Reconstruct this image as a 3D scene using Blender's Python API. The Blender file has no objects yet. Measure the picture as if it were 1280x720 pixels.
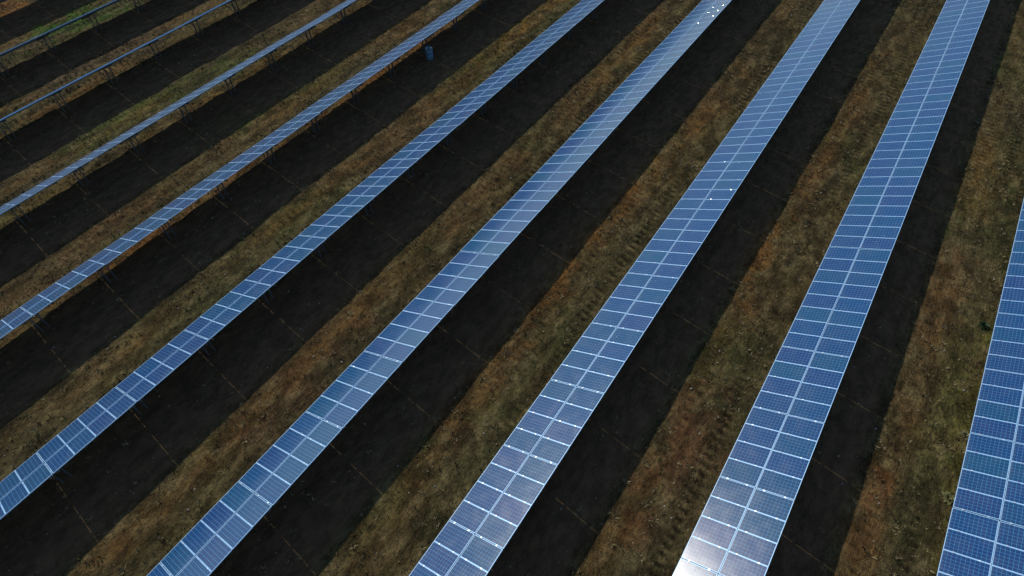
import bpy, bmesh, math, random
import numpy as np
from mathutils import Matrix, Vector

scene = bpy.context.scene
rng = np.random.default_rng(7)
random.seed(7)

# ------------------------------------------------------------------ camera
cam_data = bpy.data.cameras.new('camera')
cam_data.sensor_width = 36.0
cam_data.lens = 36.0 * 769.2 / 1280.0
cam_data.clip_start = 0.5
cam_data.clip_end = 9000
cam = bpy.data.objects.new('camera', cam_data)
scene.collection.objects.link(cam)
FW = Vector((-0.3567780853, 0.5109173294, -0.7820951862)).normalized()
RT = Vector((0.8293839380, 0.5585161631, -0.0134899525)).normalized()
UP = RT.cross(FW).normalized()
CAM = Vector((-10.133, -21.600, 27.026))
m = Matrix.Identity(4)
for r in range(3):
    m[r][0], m[r][1], m[r][2], m[r][3] = RT[r], UP[r], -FW[r], CAM[r]
cam.matrix_world = m
scene.camera = cam

# ------------------------------------------------------------------ sky and sun
SX, SY = 1.286, -0.415                       # how far a metre of height throws its shadow
SUN_DIR = Vector((-SX, -SY, 1.0)).normalized()   # towards the sun
elev = math.asin(SUN_DIR.z)
azim = math.atan2(SUN_DIR.x, SUN_DIR.y)
world = bpy.data.worlds.new('World')
scene.world = world
world.use_nodes = True
wn = world.node_tree
wn.nodes.clear()
sky = wn.nodes.new('ShaderNodeTexSky')
sky.sky_type = 'NISHITA'
sky.sun_disc = False
sky.sun_elevation = elev
sky.sun_rotation = azim
sky.altitude = 200
sky.air_density = 1.0
sky.dust_density = 0.25
bg = wn.nodes.new('ShaderNodeBackground')
bg.inputs['Strength'].default_value = 0.115
wo = wn.nodes.new('ShaderNodeOutputWorld')
wn.links.new(sky.outputs['Color'], bg.inputs['Color'])
wn.links.new(bg.outputs['Background'], wo.inputs['Surface'])

sun_data = bpy.data.lights.new('sun', 'SUN')
sun_data.energy = 3.3
sun_data.angle = math.radians(1.0)
sun_data.color = (1.0, 0.94, 0.83)
sun = bpy.data.objects.new('sun', sun_data)
scene.collection.objects.link(sun)
sun.rotation_euler = SUN_DIR.to_track_quat('Z', 'Y').to_euler()
sun.location = (-60, 30, 60)

scene.view_settings.view_transform = 'Standard'
scene.view_settings.look = 'None'
scene.view_settings.gamma = 1.0
scene.view_settings.exposure = 0.0
scene.view_settings.use_curve_mapping = False

# ------------------------------------------------------------------ the plan of the place (metres)
PITCH = 8.6935
OFFS = {1: .025, 2: 0.0, 3: -.07, 4: -.154, 5: -.179, 6: -.14, 7: -.368, 8: .04}
TILT = 0.4520
SLANT = 3.1306
LOW = 0.712
TAB = 4.06                                    # table pitch along a row
PHASE = {0: -3.977, 1: -12.200, 2: -16.221, 3: -24.104, 4: -24.277, 5: -20.128}
PH, PW = 1.5575, 1.0010                       # one module
GAP = 0.008
CT, ST = math.cos(TILT), math.sin(TILT)
VIEW = {0: (-7, 20), 1: (-13, 43), 2: (-19, 44), 3: (-25, 38), 4: (-27, 33), 5: (-26, 27),
        6: (-21, 22), 7: (-17, 16), 8: (-12, 11), 9: (-8, 6)}

# ------------------------------------------------------------------ node helpers
def new_mat(name):
    mt = bpy.data.materials.new(name)
    mt.use_nodes = True
    nt = mt.node_tree
    nt.nodes.clear()
    out = nt.nodes.new('ShaderNodeOutputMaterial')
    bs = nt.nodes.new('ShaderNodeBsdfPrincipled')
    nt.links.new(bs.outputs['BSDF'], out.inputs['Surface'])
    return mt, nt, bs

def setin(nt, sock, v):
    if isinstance(v, bpy.types.NodeSocket):
        nt.links.new(v, sock)
    else:
        sock.default_value = v

def mth(nt, op, a, b=0.0, c=None, clamp=False):
    n = nt.nodes.new('ShaderNodeMath'); n.operation = op; n.use_clamp = clamp
    setin(nt, n.inputs[0], a); setin(nt, n.inputs[1], b)
    if c is not None: setin(nt, n.inputs[2], c)
    return n.outputs[0]

def mixc(nt, f, a, b, mode='MIX'):
    n = nt.nodes.new('ShaderNodeMix'); n.data_type = 'RGBA'; n.blend_type = mode
    setin(nt, n.inputs[0], f)
    setin(nt, n.inputs[6], a if isinstance(a, bpy.types.NodeSocket) else (*a, 1) if len(a) == 3 else a)
    setin(nt, n.inputs[7], b if isinstance(b, bpy.types.NodeSocket) else (*b, 1) if len(b) == 3 else b)
    return n.outputs[2]

def noise(nt, vec, scale, detail=3, rough=.55):
    n = nt.nodes.new('ShaderNodeTexNoise')
    nt.links.new(vec, n.inputs['Vector'])
    n.inputs['Scale'].default_value = scale
    n.inputs['Detail'].default_value = detail
    n.inputs['Roughness'].default_value = rough
    return n.outputs['Fac']

def ramp(nt, f, lo, hi):
    n = nt.nodes.new('ShaderNodeMapRange'); n.interpolation_type = 'SMOOTHSTEP'
    setin(nt, n.inputs['Value'], f)
    n.inputs['From Min'].default_value = lo; n.inputs['From Max'].default_value = hi
    return n.outputs[0]

# ------------------------------------------------------------------ materials
def mat_cells():
    mt, nt, bs = new_mat('blue_solar_cells')
    uv = nt.nodes.new('ShaderNodeUVMap').outputs['UV']
    sp = nt.nodes.new('ShaderNodeSeparateXYZ'); nt.links.new(uv, sp.inputs[0])
    u, v = sp.outputs[0], sp.outputs[1]           # u, v in cells: 6 by 10
    def line(x, w):
        f = mth(nt, 'FRACT', x)
        d = mth(nt, 'ABSOLUTE', mth(nt, 'SUBTRACT', f, .5))
        return mth(nt, 'GREATER_THAN', d, .5 - w)
    def busbar(x):
        f = mth(nt, 'FRACT', mth(nt, 'MULTIPLY', x, 3.0))
        d = mth(nt, 'ABSOLUTE', mth(nt, 'SUBTRACT', f, .5))
        return mth(nt, 'LESS_THAN', d, .02)
    grid = mth(nt, 'MAXIMUM', line(u, .030), line(v, .026))
    inside_u = mth(nt, 'MULTIPLY', mth(nt, 'GREATER_THAN', u, 0.0), mth(nt, 'LESS_THAN', u, 6.0))
    inside_v = mth(nt, 'MULTIPLY', mth(nt, 'GREATER_THAN', v, 0.0), mth(nt, 'LESS_THAN', v, 10.0))
    border = mth(nt, 'SUBTRACT', 1.0, mth(nt, 'MULTIPLY', inside_u, inside_v))
    grid = mth(nt, 'MAXIMUM', grid, border)
    oi = nt.nodes.new('ShaderNodeObjectInfo')
    # each crystal slab has its own shade
    cell = nt.nodes.new('ShaderNodeTexWhiteNoise'); cell.noise_dimensions = '4D'
    fl = nt.nodes.new('ShaderNodeVectorMath'); fl.operation = 'FLOOR'; nt.links.new(uv, fl.inputs[0])
    nt.links.new(fl.outputs[0], cell.inputs['Vector'])
    nt.links.new(mth(nt, 'MULTIPLY', oi.outputs['Random'], 91.7), cell.inputs['W'])
    wn2 = nt.nodes.new('ShaderNodeTexWhiteNoise'); wn2.noise_dimensions = '1D'
    nt.links.new(mth(nt, 'MULTIPLY', oi.outputs['Random'], 913.1), wn2.inputs['W'])
    c = mixc(nt, oi.outputs['Random'], (.001, .043, .150), (.009, .034, .140))
    c = mixc(nt, mth(nt, 'MULTIPLY', mth(nt, 'POWER', wn2.outputs['Value'], 2.0), .75), c, (.001, .062, .125))
    c = mixc(nt, mth(nt, 'MULTIPLY', cell.outputs['Value'], .35), c, (.012, .050, .150))
    c = mixc(nt, mth(nt, 'MULTIPLY', busbar(u), .35), c, (.12, .22, .42))
    c = mixc(nt, grid, c, (.07, .28, .56))
    # thin uneven dust
    tc = nt.nodes.new('ShaderNodeNewGeometry').outputs['Position']
    dust = ramp(nt, noise(nt, tc, 1.7, 4), .35, .8)
    c = mixc(nt, mth(nt, 'MULTIPLY_ADD', dust, .03, .008), c, (.40, .38, .36))
    edge = mth(nt, 'MULTIPLY', ramp(nt, v, .9, -.1), ramp(nt, noise(nt, tc, 9.0, 3), .3, .7))
    c = mixc(nt, mth(nt, 'MULTIPLY', edge, .16), c, (.34, .31, .27))
    drop = ramp(nt, noise(nt, tc, 7.0, 1, .3), .80, .83)
    c = mixc(nt, mth(nt, 'MULTIPLY', drop, .5), c, (.55, .55, .52))
    nt.links.new(c, bs.inputs['Base Color'])
    nt.links.new(mth(nt, 'MULTIPLY_ADD', dust, .05, .195), bs.inputs['Roughness'])
    bs.inputs['Specular IOR Level'].default_value = .42
    bs.inputs['Sheen Weight'].default_value = .6
    bs.inputs['Sheen Roughness'].default_value = .25
    bs.inputs['Sheen Tint'].default_value = (1.0, .93, .82, 1)
    bs.inputs['Coat Weight'].default_value = .12
    bs.inputs['Coat Roughness'].default_value = .12
    bs.inputs['Coat IOR'].default_value = 1.45
    return mt

def mat_plain(name, col, rough=.5, metal=0.0, var=.15, scale=8.0):
    mt, nt, bs = new_mat(name)
    pos = nt.nodes.new('ShaderNodeNewGeometry').outputs['Position']
    f = noise(nt, pos, scale, 4)
    c = mixc(nt, f, tuple(x * (1 - var) for x in col), tuple(min(1, x * (1 + var)) for x in col))
    nt.links.new(c, bs.inputs['Base Color'])
    bs.inputs['Roughness'].default_value = rough
    bs.inputs['Metallic'].default_value = metal
    return mt

def mat_attr(name, rough=.9, mult=1.0, sub=0.0):
    mt, nt, bs = new_mat(name)
    a = nt.nodes.new('ShaderNodeAttribute'); a.attribute_name = 'tint'
    pos = nt.nodes.new('ShaderNodeNewGeometry').outputs['Position']
    f = noise(nt, pos, 14.0, 3)
    c = mixc(nt, 1.0, a.outputs['Color'], mixc(nt, f, (.7, .7, .7), (1.3, 1.3, 1.3)), 'MULTIPLY')
    nt.links.new(c, bs.inputs['Base Color'])
    bs.inputs['Roughness'].default_value = rough
    bs.inputs['Specular IOR Level'].default_value = .15
    return mt

def mat_soil():
    mt, nt, bs = new_mat('dry_soil')
    a = nt.nodes.new('ShaderNodeAttribute'); a.attribute_name = 'tint'
    pos = nt.nodes.new('ShaderNodeNewGeometry').outputs['Position']
    OG = mth(nt, 'MULTIPLY_ADD', a.outputs['Alpha'], .85, .15)
    mp = nt.nodes.new('ShaderNodeMapping'); mp.inputs['Scale'].default_value = (1.0, .45, 1.0)
    mp.inputs['Rotation'].default_value = (0, 0, .12)
    nt.links.new(pos, mp.inputs['Vector']); pos = mp.outputs[0]
    f1 = noise(nt, pos, 2.2, 6, .65); f2 = noise(nt, pos, 9.0, 5, .7); f3 = noise(nt, pos, 24.0, 3, .7)
    c = mixc(nt, ramp(nt, f1, .38, .62), mixc(nt, 1.0, a.outputs['Color'], (.78, .74, .70), 'MULTIPLY'),
             mixc(nt, 1.0, a.outputs['Color'], (1.22, 1.18, 1.12), 'MULTIPLY'))
    f4 = noise(nt, pos, 5.0, 4, .7)
    c = mixc(nt, mth(nt, 'MULTIPLY', ramp(nt, f4, .52, .66), mth(nt, 'MULTIPLY', OG, .50)), c, mixc(nt, 1.0, c, (1.55, 1.53, 1.48), 'MULTIPLY'))
    c = mixc(nt, mth(nt, 'MULTIPLY', ramp(nt, f4, .47, .34), mth(nt, 'MULTIPLY', OG, .65)), c, mixc(nt, 1.0, c, (.38, .38, .38), 'MULTIPLY'))
    c = mixc(nt, mth(nt, 'MULTIPLY', ramp(nt, f2, .52, .66), mth(nt, 'MULTIPLY', OG, .65)), c, mixc(nt, 1.0, c, (1.7, 1.68, 1.6), 'MULTIPLY'))
    c = mixc(nt, mth(nt, 'MULTIPLY', ramp(nt, f2, .49, .36), mth(nt, 'MULTIPLY', OG, .75)), c, mixc(nt, 1.0, c, (.40, .40, .40), 'MULTIPLY'))
    c = mixc(nt, mth(nt, 'MULTIPLY', ramp(nt, f3, .58, .70), mth(nt, 'MULTIPLY', OG, .6)), c, mixc(nt, 1.0, c, (2.2, 2.2, 2.2), 'MULTIPLY'))
    nt.links.new(c, bs.inputs['Base Color'])
    bs.inputs['Roughness'].default_value = .95
    bs.inputs['Specular IOR Level'].default_value = .1
    h = mth(nt, 'ADD', mth(nt, 'MULTIPLY', f2, .9), mth(nt, 'MULTIPLY', f3, .5))
    bp = nt.nodes.new('ShaderNodeBump')
    bp.inputs['Strength'].default_value = .9; bp.inputs['Distance'].default_value = .14
    nt.links.new(h, bp.inputs['Height']); nt.links.new(bp.outputs[0], bs.inputs['Normal'])
    return mt

M = {
    'cells': mat_cells(),
    'alu': mat_plain('anodised_aluminium', (.38, .60, .84), .45, .15, .05),
    'back': mat_plain('white_backsheet', (.20, .44, .70), .6, 0, .04),
    'zinc': mat_plain('galvanised_steel', (.085, .09, .095), .65, .2, .2),
    'clamp': mat_plain('bright_clamp_aluminium', (.50, .58, .68), .40, .7, .05),
    'plate': mat_plain('glint_plate_metal', (.85, .87, .9), .28, .9, .05),  # for the small plates added on clamps as sun glints
    'soil': mat_soil(),
    'grass': mat_attr('dry_grass'),
    'leaf': mat_attr('weed_leaves', .7),
    'stone': mat_plain('pale_field_stone', (.26, .24, .21), .9, 0, .4, 20),
    'drum': mat_plain('blue_drum_plastic', (.10, .21, .31), .35, 0, .15),
    'cap': mat_plain('white_drum_plug', (.75, .76, .72), .5, 0, .05),
    'box': mat_plain('grey_painted_box', (.42, .43, .43), .5, 0, .1),
}

# ------------------------------------------------------------------ mesh helpers
def link(name, me, parent=None, loc=None, rot=None):
    o = bpy.data.objects.new(name, me)
    scene.collection.objects.link(o)
    if parent: o.parent = parent
    if loc is not None: o.location = loc
    if rot is not None: o.rotation_euler = rot
    return o

def bm_box(bm, c, s, mi=0, mat=None):
    vs = []
    for dx in (-.5, .5):
        for dy in (-.5, .5):
            for dz in (-.5, .5):
                p = Vector((c[0] + dx * s[0], c[1] + dy * s[1], c[2] + dz * s[2]))
                vs.append(bm.verts.new(mat @ p if mat else p))
    for q in ((0, 1, 3, 2), (4, 6, 7, 5), (0, 4, 5, 1), (2, 3, 7, 6), (0, 2, 6, 4), (1, 5, 7, 3)):
        f = bm.faces.new([vs[i] for i in q]); f.material_index = mi

def bm_bar(bm, a, b, w, d, mi=0):
    """rectangular bar from a to b"""
    a, b = Vector(a), Vector(b)
    z = (b - a); L = z.length; z.normalize()
    x = Vector((0, 1, 0)) if abs(z.y) < .9 else Vector((1, 0, 0))
    y = z.cross(x).normalized(); x = y.cross(z)
    mt = Matrix(((x.x, y.x, z.x, a.x), (x.y, y.y, z.y, a.y), (x.z, y.z, z.z, a.z), (0, 0, 0, 1)))
    bm_box(bm, (0, 0, L / 2), (w, d, L), mi, mt)

def bm_done(bm, name, mats, smooth=False):
    me = bpy.data.meshes.new(name)
    bmesh.ops.recalc_face_normals(bm, faces=bm.faces)
    bm.to_mesh(me); bm.free()
    for x in mats: me.materials.append(x)
    if smooth:
        for p in me.polygons: p.use_smooth = True
    return me

def from_np(name, verts, faces_tri, mat, tint=None, alpha=None):
    me = bpy.data.meshes.new(name)
    nv, nf = len(verts), len(faces_tri)
    k = faces_tri.shape[1]
    me.vertices.add(nv); me.vertices.foreach_set('co', verts.astype(np.float32).ravel())
    me.loops.add(nf * k); me.loops.foreach_set('vertex_index', faces_tri.astype(np.int32).ravel())
    me.polygons.add(nf)
    me.polygons.foreach_set('loop_start', np.arange(0, nf * k, k, dtype=np.int32))
    me.update(calc_edges=True)
    if tint is not None:
        at = me.attributes.new('tint', 'FLOAT_COLOR', 'POINT')
        at.data.foreach_set('color', np.concatenate([tint, np.ones((nv, 1)) if alpha is None else alpha[:, None]], 1).astype(np.float32).ravel())
    me.materials.append(mat)
    return me

# value noise for terrain and vegetation patches
_tab = rng.random((256, 256))
def vn(x, y, s, seed=0):
    x = x / s + seed * 17.3; y = y / s + seed * 9.1
    xi = np.floor(x).astype(int); yi = np.floor(y).astype(int)
    fx = x - xi; fy = y - yi
    fx = fx * fx * (3 - 2 * fx); fy = fy * fy * (3 - 2 * fy)
    g = lambda a, b: _tab[a & 255, b & 255]
    return (g(xi, yi) * (1 - fx) + g(xi + 1, yi) * fx) * (1 - fy) + (g(xi, yi + 1) * (1 - fx) + g(xi + 1, yi + 1) * fx) * fy

def fbm(x, y, s, seed=0, o=4):
    r = 0; a = .5; t = 0
    for k in range(o):
        r = r + a * vn(x, y, s / 2 ** k, seed + k); t += a; a *= .55
    return r / t

# ------------------------------------------------------------------ ground colour: soil and plant patches as they lie in the field
BASE = np.array((.072, .062, .036))
PATCH = [  # x, y, radius x, radius y, colour, weight
    (-71.8, -0.6, 1.6, 4.5, (.045, .125, .018), 1.0), (-69.5, 0.8, 1.3, 4.0, (.045, .120, .018), .95),
    (-78.0, -2.4, 2.2, 1.5, (.24, .110, .030), .9), (-61.2, -3.6, 1.0, 3.5, (.19, .100, .035), .8),
    (-61.0, 4.0, 1.0, 6.0, (.14, .100, .04), .7), (-60.8, -9.0, 1.0, 4.0, (.15, .085, .035), .7),
    (-63.8, -1.0, 1.3, 10., (.12, .080, .060), .7), (-55.2, -4.0, 1.6, 7.0, (.062, .100, .026), .9),
    (-55.5, 9.0, 1.6, 6.0, (.105, .080, .050), .6), (-48.2, -2.0, 1.5, 4.5, (.050, .105, .020), .95),
    (-46.0, -14.5, 1.5, 3.5, (.135, .085, .050), .8), (-46.6, 5.0, 1.5, 4.0, (.058, .090, .024), .8), (-54.6, 2.0, 1.5, 4.0, (.065, .090, .026), .8), (-37.2, -8., 1.6, 4., (.068, .082, .028), .7), (-37.5, 12., 1.5, 4., (.075, .085, .026), .7), (-47.0, 7.0, 1.8, 5.0, (.095, .085, .045), .6),
    (-46.5, 16., 1.5, 5.0, (.14, .085, .035), .6),
    (-51.6, 3.0, .9, 14., (.17, .105, .04), .75), (-52.0, -14.0, .8, 5., (.13, .095, .04), .7),
    (-42.9, 8.0, .9, 14., (.20, .095, .035), .8), (-42.9, -12., .8, 9., (.19, .090, .035), .8),
    (-38.0, 18.5, 1.6, 4.0, (.15, .110, .030), .8), (-38.0, 26., 1.4, 5.0, (.17, .10, .03), .7),
    (-37.0, -13.0, 1.8, 6.0, (.085, .085, .045), .7), (-36.5, 6.0, 2.0, 6.0, (.120, .082, .045), .7),
    (-35.8, -18., 1.5, 3.0, (.10, .09, .04), .6),
    (-28.0, -16.0, 2.2, 5.0, (.115, .072, .046), .8), (-28.0, 4.0, 2.0, 9.0, (.13, .085, .045), .7),
    (-27.0, -21.9, 1.5, 2.5, (.10, .09, .04), .7), (-26.5, 20.0, 2.2, 6.0, (.120, .090, .04), .6),
    (-21.1, 1.5, 1.0, 10., (.21, .105, .035), .85), (-18.3, 5.6, .8, 8.0, (.075, .070, .035), .7),
    (-18.6, -7.0, .7, 6.0, (.070, .075, .035), .6), (-20.3, -9.0, 1.1, 6.0, (.155, .085, .040), .7),
    (-20.0, 18.0, 1.2, 6.0, (.17, .095, .045), .6), (-17.4, -15., 1.0, 3.0, (.075, .08, .04), .6),
    (-12.0, 8.0, .9, 7.0, (.20, .100, .035), .75), (-9.5, 8.0, .9, 6.0, (.080, .065, .040), .7),
    (-10.6, -8.0, 1.6, 4.0, (.15, .075, .045), .8), (-9.6, -10.5, .8, 3.0, (.085, .070, .045), .7),
    (-9.0, 30.0, 1.6, 8.0, (.105, .090, .045), .7), (-11.0, 19., 1.2, 5., (.115, .085, .05), .6),
    (-2.6, -4.2, .7, 1.2, (.20, .075, .035), .8), (-0.8, 3.0, 1.0, 5.0, (.095, .100, .035), .8),
    (-2.6, 10.0, 1.3, 5.0, (.14, .085, .045), .7), (-1.0, -4.0, 1.0, 3.5, (.085, .085, .040), .7),
    (-2.8, -7.0, 1.0, 1.5, (.16, .09, .045), .6), (-2.0, 20.0, 1.6, 5.0, (.16, .095, .04), .5),
    (0.2, 1.0, .45, 9.0, (.12, .12, .035), .7),
]

def ruts(x, y):
    """two wheel ruts in every aisle, the tyre lugs pressed across them"""
    u = np.mod(x, PITCH)
    W = 0; LG = 0
    for uc, s in ((6.25, .55), (7.95, 1.0)):
        w = s * np.exp(-((u - uc - (vn(x * 0 + np.floor(x / PITCH) * 7, y, 9, 31) - .5) * .6) / .30) ** 2)
        lug = np.sin(y * 2 * np.pi / .46 + (vn(x, y, 2.2, 37)) * 6 + (u - uc) * 3.0)
        W = W + w; LG = LG + w * np.sign(lug) * np.abs(lug) ** .6
    k = np.clip((vn(np.floor(x / PITCH) * 31, y, 8, 41) - .22) * 2.6, 0, 1)
    return W, LG / np.maximum(W, 1e-3), k

def shade_band(x):
    u = np.mod(x, PITCH)                          # band of the rows' cast shade; its warm tone is put into the soil colour
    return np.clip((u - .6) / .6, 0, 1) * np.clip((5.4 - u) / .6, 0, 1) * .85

def ground_tint(x, y):
    n1 = fbm(x, y, 5.0, 1); n2 = fbm(x, y, 1.6, 5); n3 = fbm(x, y * .35, .45, 9)
    c = BASE[None, :] * (0.70 + .6 * n2)[:, None]
    g = np.clip((n1 - .48) * 4, 0, 1)[:, None] * .75
    c = c * (1 - g) + np.array((.072, .082, .032)) * g
    rst = np.clip((fbm(x, y * .5, 3.0, 21) - .52) * 5, 0, 1)[:, None] * .35
    c = c * (1 - rst) + np.array((.14, .085, .038)) * rst
    wob = (n2 - .5) * 2.4 + (fbm(x, y, .5, 71) - .5) * 1.6
    for px, py, rx, ry, col, w in PATCH:
        d = np.sqrt(((x - px) / rx) ** 2 + ((y - py) / ry) ** 2) + wob
        f = (np.clip(1.25 - d, 0, 1) * w * .9)[:, None]
        c = c * (1 - f) + np.array(col) * f
    ua = np.mod(x, PITCH) + (n2 - .5) * 1.2
    og = (np.exp(-((ua - 6.2) / .7) ** 2) * np.clip((fbm(x, y * .6, 4.0, 97) - .35) * 3, 0, 1))[:, None] * .5
    c = c * (1 - og) + np.array((.170, .088, .032)) * og
    ol = (np.exp(-((ua - 8.0) / .6) ** 2))[:, None] * .30
    c = c * (1 - ol) + np.array((.058, .056, .030)) * ol
    dk = np.clip((n3 - .46) * 6, 0, 1)[:, None] * .50
    lt = np.clip((fbm(x, y * .45, .38, 83) - .54) * 7, 0, 1)[:, None] * .45
    c = c * (1 - lt) + np.array((.19, .155, .090)) * lt
    w, lug, kk = ruts(x, y)
    dk = np.maximum(dk, (np.clip(w * 1.2, 0, 1) * np.clip(.35 - lug, 0, 1) * kk)[:, None] * .75)
    c = c * (1 - dk) * np.array((1.03, .99, .78))
    k = shade_band(x)[:, None]
    return c * (1 - k) + np.array((.130, .086, .049)) * k  # soil recoloured in the shaded band to warm and lift the shade

def ground_h(x, y):
    u = np.mod(x, PITCH)
    h = (fbm(x, y, 3.0, 3) - .5) * .06 + (fbm(x, y, .8, 13) - .5) * .11
    w, lug, k = ruts(x, y)
    h = h - w * .03 + w * lug * .045 * k
    return h

# ------------------------------------------------------------------ the ground sheet
def ground():
    fx = np.arange(-92, 9.01, .17); fy = np.arange(-35, 54.01, .095)
    far = np.array([150, 260, 500, 1000, 2200, 4500.])
    xs = np.concatenate([-far[::-1], [-110], fx, [24, 60], far]); ys = np.concatenate([-far[::-1], [-80, -50], fy, [70, 100], far])
    X, Y = np.meshgrid(xs, ys, indexing='ij')
    x, y = X.ravel(), Y.ravel()
    fine = ((x > -91.9) & (x < 9) & (y > -35) & (y < 54))
    z = np.where(fine, ground_h(x, y), 0)
    t = ground_tint(x, y)
    n, k = len(xs), len(ys)
    I = (np.arange(n - 1)[:, None] * k + np.arange(k - 1)[None, :]).ravel()
    F = np.stack([I, I + k, I + k + 1, I + 1], 1)
    me = from_np('ground', np.stack([x, y, z], 1), F, M['soil'], t, 1 - shade_band(x))
    me.polygons.foreach_set('use_smooth', np.ones(len(F), bool))
    o = link('ground', me)
    o['kind'] = 'structure'
    return o
ground()

# ------------------------------------------------------------------ one solar module: laminate with cells, aluminium frame as its part
def laminate_mesh():
    fr = .018
    hx, hy = PH / 2 - fr + .004, PW / 2 - fr + .004
    bm = bmesh.new()
    uvl = bm.loops.layers.uv.new('UVMap')
    t = .006
    top = [bm.verts.new((sx * hx, sy * hy, -.004)) for sx, sy in ((-1, -1), (1, -1), (1, 1), (-1, 1))]
    bot = [bm.verts.new((v.co.x, v.co.y, -.004 - t)) for v in top]
    f = bm.faces.new(top); f.material_index = 0
    bm.faces.new(bot[::-1]).material_index = 1
    for i in range(4):
        bm.faces.new((top[i], bot[i], bot[(i + 1) % 4], top[(i + 1) % 4])).material_index = 1
    # a junction box on the back
    me = bpy.data.meshes.new('solar_panel')
    bmesh.ops.recalc_face_normals(bm, faces=bm.faces)
    mg = .012
    for fc in bm.faces:
        for lp in fc.loops:
            lp[uvl].uv = (6 * (lp.vert.co.y + hy - mg) / (2 * (hy - mg)), 10 * (lp.vert.co.x + hx - mg) / (2 * (hx - mg)))
    bm_box(bm, (hx * .78, 0, -.022), (.11, .13, .022), 2)
    bm.to_mesh(me); bm.free()
    me.materials.append(M['cells']); me.materials.append(M['back']); me.materials.append(M['zinc'])
    return me

def frame_mesh():
    bm = bmesh.new(); w = .018; h = .038
    bm_box(bm, (-PH / 2 + w / 2, 0, -h / 2), (w, PW, h)); bm_box(bm, (PH / 2 - w / 2, 0, -h / 2), (w, PW, h))
    bm_box(bm, (0, -PW / 2 + w / 2, -h / 2), (PH - 2 * w, w, h)); bm_box(bm, (0, PW / 2 - w / 2, -h / 2), (PH - 2 * w, w, h))
    return bm_done(bm, 'panel_frame', [M['alu']])
LAM, FRM = laminate_mesh(), frame_mesh()

# supports: in table coordinates X across (u), Y along, Z up, origin under the low edge
def on_slope(s, dz=0.0):
    """point at slant distance s*SLANT, dz below the module tops (normal direction)"""
    return Vector((s * SLANT * CT + ST * dz, 0, LOW + s * SLANT * ST - CT * dz))

def rafter_mesh():
    bm = bmesh.new()
    a, b = on_slope(.04, .145), on_slope(.96, .145)
    bm_bar(bm, a, b, .06, .09)
    return bm_done(bm, 'support_rafter', [M['zinc']])
def post_mesh(s):
    bm = bmesh.new(); p = on_slope(s, .195)
    # C section: web and two flanges
    z0 = -.35
    bm_box(bm, (p.x, 0, (p.z + z0) / 2), (.10, .012, p.z - z0))
    bm_box(bm, (p.x - .047, .028, (p.z + z0) / 2), (.006, .044, p.z - z0)); bm_box(bm, (p.x + .047, .028, (p.z + z0) / 2), (.006, .044, p.z - z0))
    bm_box(bm, (p.x, .0, p.z - .02), (.16, .02, .12))
    return bm_done(bm, 'post', [M['zinc']])
def brace_mesh():
    bm = bmesh.new(); a = on_slope(.60, .2); b = on_slope(.25, .19)
    bm_bar(bm, (a.x, -.03, .38), (b.x, -.03, b.z), .03, .045)
    return bm_done(bm, 'brace', [M['zinc']])
RAF, POST, BRC = rafter_mesh(), post_mesh(.60), brace_mesh()

def quat_slope(jx=0.0, jy=0.0):
    return (jx, -TILT + jy, 0)

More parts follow.
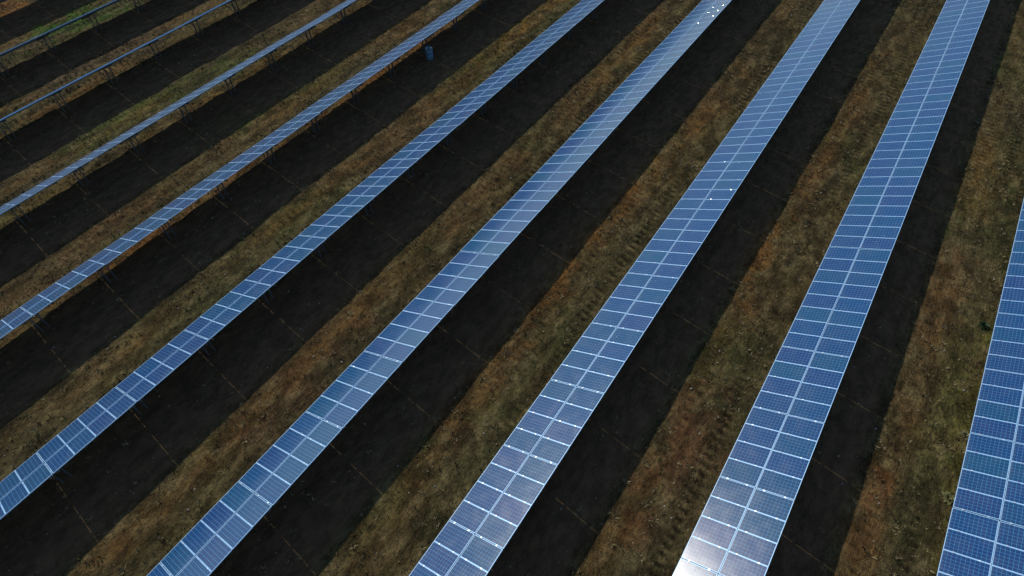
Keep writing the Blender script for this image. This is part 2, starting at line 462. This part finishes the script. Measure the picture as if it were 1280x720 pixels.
# clamps with an added plate, turned to throw a sun glint at the camera (row, table, column, tier, hole, side)
GLINT_PLATES = {(3, 13, 0, 1, -.27, -1), (3, 12, 3, 1, .27, 1), (3, 12, 2, 1, -.27, 1), (3, 12, 2, 1, .27, 1), (3, 12, 1, 1, .27, 1),
        (3, 12, 0, 1, -.27, 1), (2, 6, 2, 0, .27, 1),
        (2, 5, 2, 1, -.27, 1), (2, 5, 3, 1, .27, 1)}
def solar_row(i, label):
    x0 = -i * PITCH + OFFS.get(i, 0)
    lo, hi = VIEW[i]
    ph = PHASE.get(i, 0.0)
    k0 = math.floor((lo - ph) / TAB) - 2; k1 = math.ceil((hi - ph) / TAB) + 2
    ymid = ph + (k0 + k1) / 2 * TAB
    root = link('solar_panel_row', None, loc=(x0, ymid, 0))
    root.empty_display_size = .5
    root['label'] = label; root['category'] = 'solar panel row'; root['group'] = 'rows of solar panels across the field'
    L = (k1 - k0) * TAB
    cb = bmesh.new()
    q = Matrix.Rotation(-TILT, 4, 'Y')
    r = random.Random(100 + i)
    steeper = -.020
    for k in range(k0, k1):
        yb = ph + k * TAB - ymid + .016                    # start of this table
        tjx, tjy = r.gauss(0, .0022), r.gauss(0, .0028)
        tj = r.gauss(0, .011)
        for c in range(4):
            yc = yb + PW / 2 + c * (PW + GAP)
            for tier in (0, 1):
                s = (PH / 2 + tier * (PH + .0156))
                pos = Vector((s * CT, yc, LOW + s * ST + tj))
                o = link('solar_panel', LAM, root, pos, quat_slope(tjx + r.gauss(0, .0012), steeper + tjy + r.gauss(0, .0018)))
                link('panel_frame', FRM, o)
                # clamps at the quarter points of the long sides
                for qv in (-.27, .27):
                    for side in ((1,) if c < 3 else (1, ) ) + ((-1,) if c == 0 else ()):
                        e = side * (PW / 2 + (GAP / 2 if (c < 3 and side == 1) else .008))
                        mt = Matrix.Translation(pos) @ q @ Matrix.Translation((qv * PH, e, .004)) @ Matrix.Rotation(r.gauss(0, .03), 4, 'X') @ Matrix.Rotation(r.gauss(0, .03), 4, 'Y')
                        bm_box(cb, (0, 0, 0), (.07, .042, .012), 0, mt)
                        if (i, k, c, tier, qv, side) in GLINT_PLATES:
                            nv = ((CAM - Vector((x0, ymid, 0)) - pos).normalized() + SUN_DIR).normalized()
                            bt = Matrix.Translation(mt.translation + nv * .02) @ nv.to_track_quat('Z', 'Y').to_matrix().to_4x4()
                            bm_box(cb, (0, 0, 0), (.020, .016, .006) if i == 2 else (.034, .024, .006), 1, bt)  # added glint plate, facing halfway between sun and camera
        for ye in (yb + .17, yb + TAB - .036 - .17):
            s_o = link('support_frame', RAF, root, (0, ye, 0))
            link('post', POST, s_o); link('brace', BRC, s_o)
    co = link('mounting_clamps', bm_done(cb, 'mounting_clamps', [M['clamp'], M['plate']]), root)
    co['kind'] = 'stuff'
    bm = bmesh.new(); bm_box(bm, (0, 0, 0), (.05, L, .06)); pm = bm_done(bm, 'purlin', [M['zinc']])
    for tier in (0, 1):
        for qv in (-.27, .27):
            s = (PH / 2 + tier * (PH + .0156)) + qv * PH
            link('purlin', pm, root, (s * CT + ST * .069, 0, LOW + s * ST - CT * .069), (0, -TILT, 0))
    return root

ROW_LABELS = {
    0: 'deep blue panel row cut off by the right edge of the photo',
    1: 'wide panel row whose lower end shines white with the glare of the sun',
    2: 'panel row left of the glaring one, lavender grey below, with faint sparkles halfway up',
    3: 'blue panel row with a cluster of white sparkles at its far top end',
    4: 'blue panel row on the near side of the small blue drum, no posts showing',
    5: 'narrow blue panel row right behind the blue drum, with rusty soil along its back edge',
    6: 'pale sky reflecting panel row seen as a thin band with dark posts below',
    7: 'panel row seen almost edge on as a bright pale line over orange soil',
    8: 'panel row seen from behind as a dark blue strip crossing bright green grass',
    9: 'farthest panel row, a short dark blue piece in the top left corner',
}
for i in range(10):
    solar_row(i, ROW_LABELS[i])

# ------------------------------------------------------------------ ground cover: dry grass tufts where the photograph looks
def in_view(x, y, z=0.0, mx=60):
    d = np.stack([x - CAM.x, y - CAM.y, z - CAM.z + 0 * x], 1)
    zz = d @ np.array(FW); f = 769.2
    X = 640 + f * (d @ np.array(RT)) / zz; Y = 360 - f * (d @ np.array(UP)) / zz
    return (zz > 0) & (X > -mx) & (X < 1280 + mx) & (Y > -mx) & (Y < 720 + mx)

def grass():
    N = 640000
    x = rng.uniform(-90, 8, N); y = rng.uniform(-34, 52, N)
    ok = in_view(x, y)
    dens = .35 + 1.1 * np.clip((fbm(x, y, 1.3, 51) - .40) * 4, 0, 1)
    u = np.mod(x, PITCH)
    # little survives under the tables and in the wheel ruts
    dens *= np.where((u > 1.2) & (u < 5.0), .45, 1)
    for uc in (6.35, 8.05): dens *= 1 - .5 * np.exp(-((u - uc) / .3) ** 2)
    ok &= rng.random(N) < dens
    x, y = x[ok], y[ok]; n = len(x)
    K = 4
    gz = ground_h(x, y); tint = ground_tint(x, y)
    size = (.022 + .075 * rng.random(n) ** 2.6) * (.8 + .5 * fbm(x, y, 2.5, 61))
    kind = rng.random(n)
    colr = tint * 1.15
    straw = np.array((.30, .235, .135)); dark = np.array((.035, .035, .018)); green = np.array((.07, .10, .03))
    colr = np.where((kind < .17)[:, None], colr * .35 + straw * .75, colr)
    colr = np.where(((kind > .17) & (kind < .42))[:, None], colr * .75 + dark * .25, colr)
    colr = np.where(((kind > .42) & (kind < .50))[:, None], colr * .5 + green * .5, colr)
    x = np.repeat(x, K); y = np.repeat(y, K); z = np.repeat(gz, K); s = np.repeat(size, K)
    a = rng.uniform(0, 2 * np.pi, n * K); lean = rng.uniform(.3, 1.5, n * K); ln = s * rng.uniform(.6, 1.5, n * K)
    ca, sa = np.cos(a), np.sin(a)
    ox = x + ca * s * .25; oy = y + sa * s * .25
    w = ln * .22
    p0 = np.stack([ox - sa * w, oy + ca * w, z - .02], 1); p1 = np.stack([ox + sa * w, oy - ca * w, z - .02], 1)
    p2 = np.stack([ox + ca * ln * np.sin(lean), oy + sa * ln * np.sin(lean), z + ln * np.cos(lean) + .01], 1)
    V = np.stack([p0, p1, p2], 1).reshape(-1, 3)
    F = np.arange(len(V)).reshape(-1, 3)
    cc = np.repeat(colr, K, 0) * rng.uniform(.75, 1.25, (n * K, 1))
    o = link('dry_grass', from_np('dry_grass', V, F, M['grass'], np.repeat(cc, 3, 0)))
    o['kind'] = 'stuff'; o['label'] = 'dry brown and olive grass covering the soil between the panel rows'; o['category'] = 'grass'
    print('tufts', n, 'tris', len(F))
grass()

def bunches():
    N = 60000
    x = rng.uniform(-90, 8, N); y = rng.uniform(-34, 52, N)
    ok = in_view(x, y) & (rng.random(N) < .15 + 1.6 * np.clip((fbm(x, y, 2.0, 91) - .42) * 3, 0, 1))
    u = np.mod(x, PITCH); ok &= (u < 1.0) | (u > 5.0) | (rng.random(N) < .25)
    x, y = x[ok], y[ok]; n = len(x); K = 12
    gz = ground_h(x, y); size = .06 + .12 * rng.random(n) ** 1.6
    t = ground_tint(x, y); kd = rng.random(n)[:, None]
    col = np.where(kd < .45, t * .3 + np.array((.27, .22, .12)) * .75, np.where(kd < .75, t * .5 + np.array((.075, .082, .032)) * .5, t * .6 + np.array((.14, .08, .04)) * .4))
    x = np.repeat(x, K); y = np.repeat(y, K); z = np.repeat(gz, K); s = np.repeat(size, K); m_ = n * K
    a = rng.uniform(0, 2 * np.pi, m_); lean = rng.uniform(.2, 1.4, m_); ln = s * rng.uniform(.7, 1.4, m_); ca, sa = np.cos(a), np.sin(a)
    w = ln * .13; r0 = s * rng.random(m_) * .5; ox = x + ca * r0; oy = y + sa * r0
    V = np.stack([np.stack([ox - sa * w, oy + ca * w, z - .02], 1), np.stack([ox + sa * w, oy - ca * w, z - .02], 1),
                  np.stack([ox + ca * ln * np.sin(lean), oy + sa * ln * np.sin(lean), z + ln * np.cos(lean)], 1)], 1).reshape(-1, 3)
    cc = np.repeat(np.repeat(col, K, 0) * rng.uniform(.7, 1.35, (m_, 1)), 3, 0)
    o = link('grass_bunches', from_np('grass_bunches', V, np.arange(len(V)).reshape(-1, 3), M['grass'], cc))
    o['kind'] = 'stuff'; o['label'] = 'taller straw coloured and olive grass bunches along the open strips'; o['category'] = 'grass'
    print('bunches', n)
bunches()

# ------------------------------------------------------------------ stones
def stone_mesh(seed):
    r = random.Random(seed); bm = bmesh.new()
    bmesh.ops.create_icosphere(bm, subdivisions=1, radius=1)
    for v in bm.verts:
        v.co *= r.uniform(.75, 1.15)
    bmesh.ops.scale(bm, vec=(1, r.uniform(.6, .9), r.uniform(.45, .65)), verts=bm.verts)
    return bm_done(bm, 'stone', [M['stone']])

def pix(px, py, z=0.0):
    d = FW * 769.2 + RT * (px - 640) + UP * (360 - py)
    return CAM + d * ((z - CAM.z) / d.z)

def scattered_stones():
    vs, fs = [], []; base = 0
    protos = []
    for k in range(5):
        me = stone_mesh(k); protos.append((np.array([v.co[:] for v in me.vertices]), np.array([p.vertices[:] for p in me.polygons])))
        bpy.data.meshes.remove(me)
    n = 2600
    x = rng.uniform(-88, 6, n * 3); y = rng.uniform(-32, 50, n * 3); ok = in_view(x, y); x, y = x[ok][:n], y[ok][:n]
    z = ground_h(x, y)
    for j in range(len(x)):
        V, F = protos[j % 5]; s = .018 + .06 * rng.random() ** 4; a = rng.random() * 6.28
        c, sn = math.cos(a), math.sin(a)
        W = np.stack([V[:, 0] * c - V[:, 1] * sn, V[:, 0] * sn + V[:, 1] * c, V[:, 2]], 1) * s + (x[j], y[j], z[j] + s * .2)
        vs.append(W); fs.append(F + base); base += len(V)
    o = link('small_stones', from_np('small_stones', np.concatenate(vs), np.concatenate(fs), M['stone']))
    o['kind'] = 'stuff'; o['label'] = 'small pale stones strewn over the soil between the rows'; o['category'] = 'stones'
scattered_stones()

# ------------------------------------------------------------------ single weeds one can pick out
def weed(px, py, rad, hgt, col, label, n=90, name='weed_clump'):
    p = ground_at(px, py); r = np.random.default_rng(int(px * 7 + py))
    root_z = p.z
    K = n
    a = r.uniform(0, 2 * np.pi, K); el = r.uniform(.15, 1.35, K); L = rad * r.uniform(.5, 1.1, K)
    st = np.zeros((K, 3)); vs = []; 
    for j in range(K):
        d = np.array((math.cos(a[j]) * math.cos(el[j]), math.sin(a[j]) * math.cos(el[j]), math.sin(el[j]) * hgt / rad))
        sd = np.array((-math.sin(a[j]), math.cos(a[j]), 0)) * L[j] * .16
        b = d * L[j] * .1; mid = d * L[j] * .6; tip = d * L[j] + np.array((0, 0, -.12 * L[j]))
        vs += [b, mid - sd, tip, mid + sd]
    V = np.array(vs); F = np.arange(len(V)).reshape(-1, 4)
    cc = np.repeat(np.array(col)[None, :] * r.uniform(.6, 1.5, (K, 1)), 4, 0)
    o = link(name, from_np(name, V, F, M['leaf'], cc), loc=(p.x, p.y, root_z))
    o['label'] = label; o['category'] = 'weed'; o['group'] = 'weeds between the rows'
    return o

def ground_at(px, py):
    p = pix(px, py)
    z = float(ground_h(np.array([p.x]), np.array([p.y]))[0])
    return Vector((p.x, p.y, z - .01))

weed(1229, 408, .36, .25, (.040, .065, .028), 'dark green weed close to the left edge of the deep blue row at right', 150)
weed(1206, 545, .34, .18, (.16, .15, .08), 'pale straw tuft beside the low edge of the rightmost row, below the dark green weed', 110)
weed(1186, 622, .40, .20, (.15, .15, .06), 'pale yellowish tuft beside the rightmost row near its lower end', 120)

# ------------------------------------------------------------------ blue drum in the shade behind the narrow row
def lathe(bm, prof, seg=28, mi=0):
    rings = []
    for (rr, z) in prof:
        rings.append([bm.verts.new((rr * math.cos(2 * math.pi * s / seg), rr * math.sin(2 * math.pi * s / seg), z)) for s in range(seg)])
    for a, b in zip(rings, rings[1:]):
        for s in range(seg):
            bm.faces.new((a[s], a[(s + 1) % seg], b[(s + 1) % seg], b[s])).material_index = mi
    bm.faces.new(rings[0][::-1]).material_index = mi; bm.faces.new(rings[-1]).material_index = mi

def drum(px, py):
    p = ground_at(px, py)
    root = link('plastic_drum', None, loc=p)
    root['label'] = 'small blue plastic drum with pale plugs standing in the shade of a row'; root['category'] = 'drum'
    bm = bmesh.new()
    lathe(bm, [(.25, 0), (.285, .02), (.29, .10), (.29, .28), (.302, .30), (.302, .34), (.29, .36), (.29, .62), (.302, .64), (.302, .68), (.29, .70), (.29, .84), (.275, .90), (.30, .905), (.30, .935), (.27, .94), (.262, .915), (.10, .912)])
    link('barrel', bm_done(bm, 'barrel', [M['drum']], True), root)
    bm = bmesh.new(); lathe(bm, [(.055, .91), (.055, .945), (.045, .952)], 14); me = bm_done(bm, 'plug', [M['cap']])
    link('plug', me, root, (.13, .11, 0)); link('plug', me, root, (-.13, -.11, 0))
drum(537.5, 73.5)
